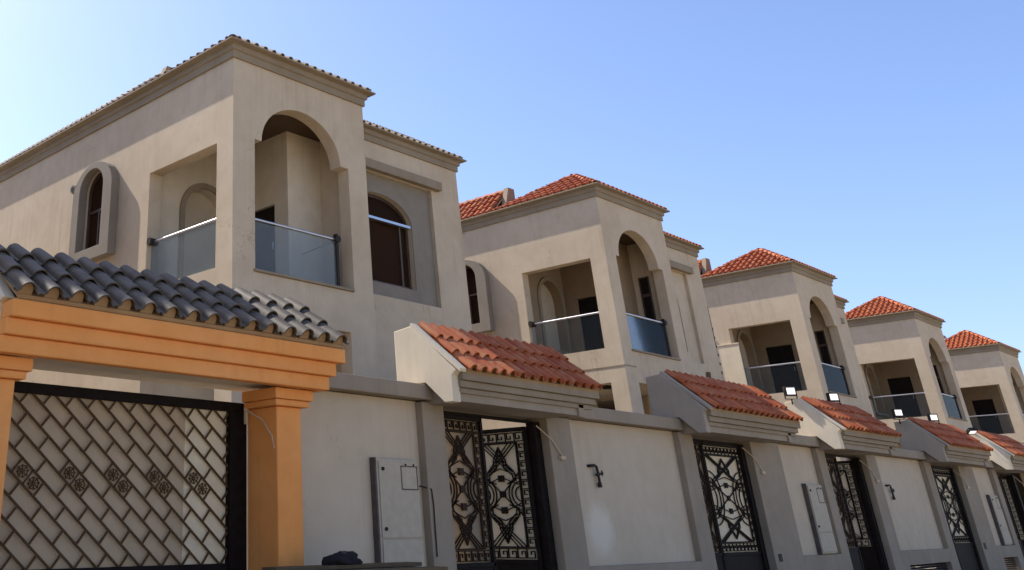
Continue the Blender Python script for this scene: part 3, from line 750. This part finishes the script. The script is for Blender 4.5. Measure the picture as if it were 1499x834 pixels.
# brass stub on the roof behind canopy 2
g = MB(); g.tube([(19.75, .15, 4.10), (19.75, .15, 4.30), (19.77, .15, 4.42)], .05, 8); tag(g.build('pipe_stub', M['wood'], None), 'short brown pipe stub standing behind the second red canopy', 'pipe')
# wire at the nearest right pilaster
g = MB(); g.tube([(10.34, 0, 2.12), (10.34, -.03, 2.12), (10.46, -.13, 2.08), (10.47, -.135, 1.9), (10.46, -.135, 1.3)], .009, 6); tag(g.build('wall_wire', M['pipe'], None), 'thin black wire leaving the wall beside the nearest meter cabinet', 'wire')

# trestle with planks at the foot of the nearest wall
tr = empty('plank_trestle', (8.2, -1.0, 0), 'wooden planks on trestles in front of the nearest wall panel', 'trestle'); O = (8.2, -1.0, 0)
for x in (7.4, 8.9):
    g = MB(); g.box(x-.04, x+.04, -1.3, -.6, 1.13, 1.20)
    for y, dy in ((-1.25, -.12), (-.65, .12)):
        for dx in (-.03, .03): g.tube([(x+dx, y, 1.14), (x+dx*5, y+dy, .12)], .028, 6)
    g.build('trestle_frame', M['wood'], tr, O)
for i, (a, b, y0, y1, z, r) in enumerate(((6.6, 9.15, -.98, -.74, 1.202, 0), (6.9, 9.28, -1.24, -1.0, 1.202, 0), (7.0, 9.2, -.94, -.72, 1.244, 0))):
    g = MB(); g.prism([(a, z), (b, z+.0), (b, z+.038), (a, z+.038)], lambda u, w, d: (u, d, w), y0, y1); g.build('plank', M['wood'], tr, O, bevel=.004)
g = MB(); bm = bmesh.new(); bmesh.ops.create_icosphere(bm, subdivisions=4, radius=1)
rnd = random.Random(3)
from mathutils import noise as mn
for v in bm.verts:
    k_ = 1+.35*mn.noise(v.co*1.7)+.12*mn.noise(v.co*5)
    v.co = Vector((v.co.x*.26*k_, v.co.y*.12*k_, max(-.02, v.co.z*.10*k_)))
me = bpy.data.meshes.new('cloth_bundle'); bm.to_mesh(me); bm.free(); me.materials.append(M['cloth']); me.polygons.foreach_set('use_smooth', [True]*len(me.polygons))
cb = bpy.data.objects.new('cloth_bundle', me); C.objects.link(cb); cb.location = (8.05, -.83, 1.305); tag(cb, 'crumpled dark cloth bundle lying on the planks', 'cloth')

# ------------------------------------------------------------------ ground
def sheet(name, x0, x1, y0, y1, z, mat, th=.0):
    g = MB()
    if th: g.box(x0, x1, y0, y1, z-th, z)
    else: g.add([(x0, y0, z), (x1, y0, z), (x1, y1, z), (x0, y1, z)], [(0, 1, 2, 3)])
    o = g.build(name, mat); o['kind'] = 'structure'; return o
sheet('ground', -1500, 1500, -1500, 1500, -.02, M['ground'])
sheet('road', -300, 300, -9.5, -2.2, -.012, M['asphalt'])
sheet('pavement', -60, 200, -2.05, -.13, .11, M['paving'], .2)
sheet('kerb', -60, 200, -2.2, -2.052, .13, M['kerb'], .25)
sheet('yard', -20, 80, .31, 30, .10, M['paving'], .15)

# ------------------------------------------------------------------ camera
cam = bpy.data.cameras.new('camera'); co = bpy.data.objects.new('camera', cam); C.objects.link(co); scene.camera = co
r = Vector((0.75190165, -0.65924187, -0.00663821)); u = Vector((-0.2846302, -0.33368573, 0.89868764)); f = Vector((0.5946676, 0.67383529, 0.438539))
co.matrix_world = Matrix(((r.x, u.x, -f.x, 0), (r.y, u.y, -f.y, -8.67673513), (r.z, u.z, -f.z, 1.6), (0, 0, 0, 1)))
cam.sensor_width = 36; cam.lens = 36*1377.04/1499; cam.shift_x = (749.5-380.25)/1499; cam.shift_y = -(417-106.18)/1499
cam.clip_end = 5000; cam.clip_start = .05

# ------------------------------------------------------------------ light
sd = Vector((-1.25, 5.5, 6.1)).normalized()
el = math.asin(sd.z); az = math.atan2(sd.x, sd.y)    # clockwise from +Y
sun = bpy.data.lights.new('sun', 'SUN'); sun.energy = 4.1; sun.angle = math.radians(.5); sun.color = (1, .94, .85)
so = bpy.data.objects.new('sun', sun); C.objects.link(so); so.rotation_euler = (-sd).to_track_quat('-Z', 'Y').to_euler(); so.location = (-20, 60, 80)
w = bpy.data.worlds.new('World'); scene.world = w; w.use_nodes = True; t = w.node_tree
sky = N(t, 'ShaderNodeTexSky'); sky.sky_type = 'NISHITA'; sky.sun_disc = False; sky.sun_elevation = el; sky.sun_rotation = az
sky.air_density = 1.0; sky.dust_density = 1.5; sky.ozone_density = 3.0
bg = t.nodes['Background']; bg.inputs[1].default_value = .15
t.links.new(mix(t, 1.0, sky.outputs[0], (.84, .84, .955), 'MULTIPLY'), bg.inputs[0])
vs = scene.view_settings; vs.view_transform = 'Standard'; vs.look = 'None'; vs.gamma = 1; vs.use_curve_mapping = False; vs.exposure = .82
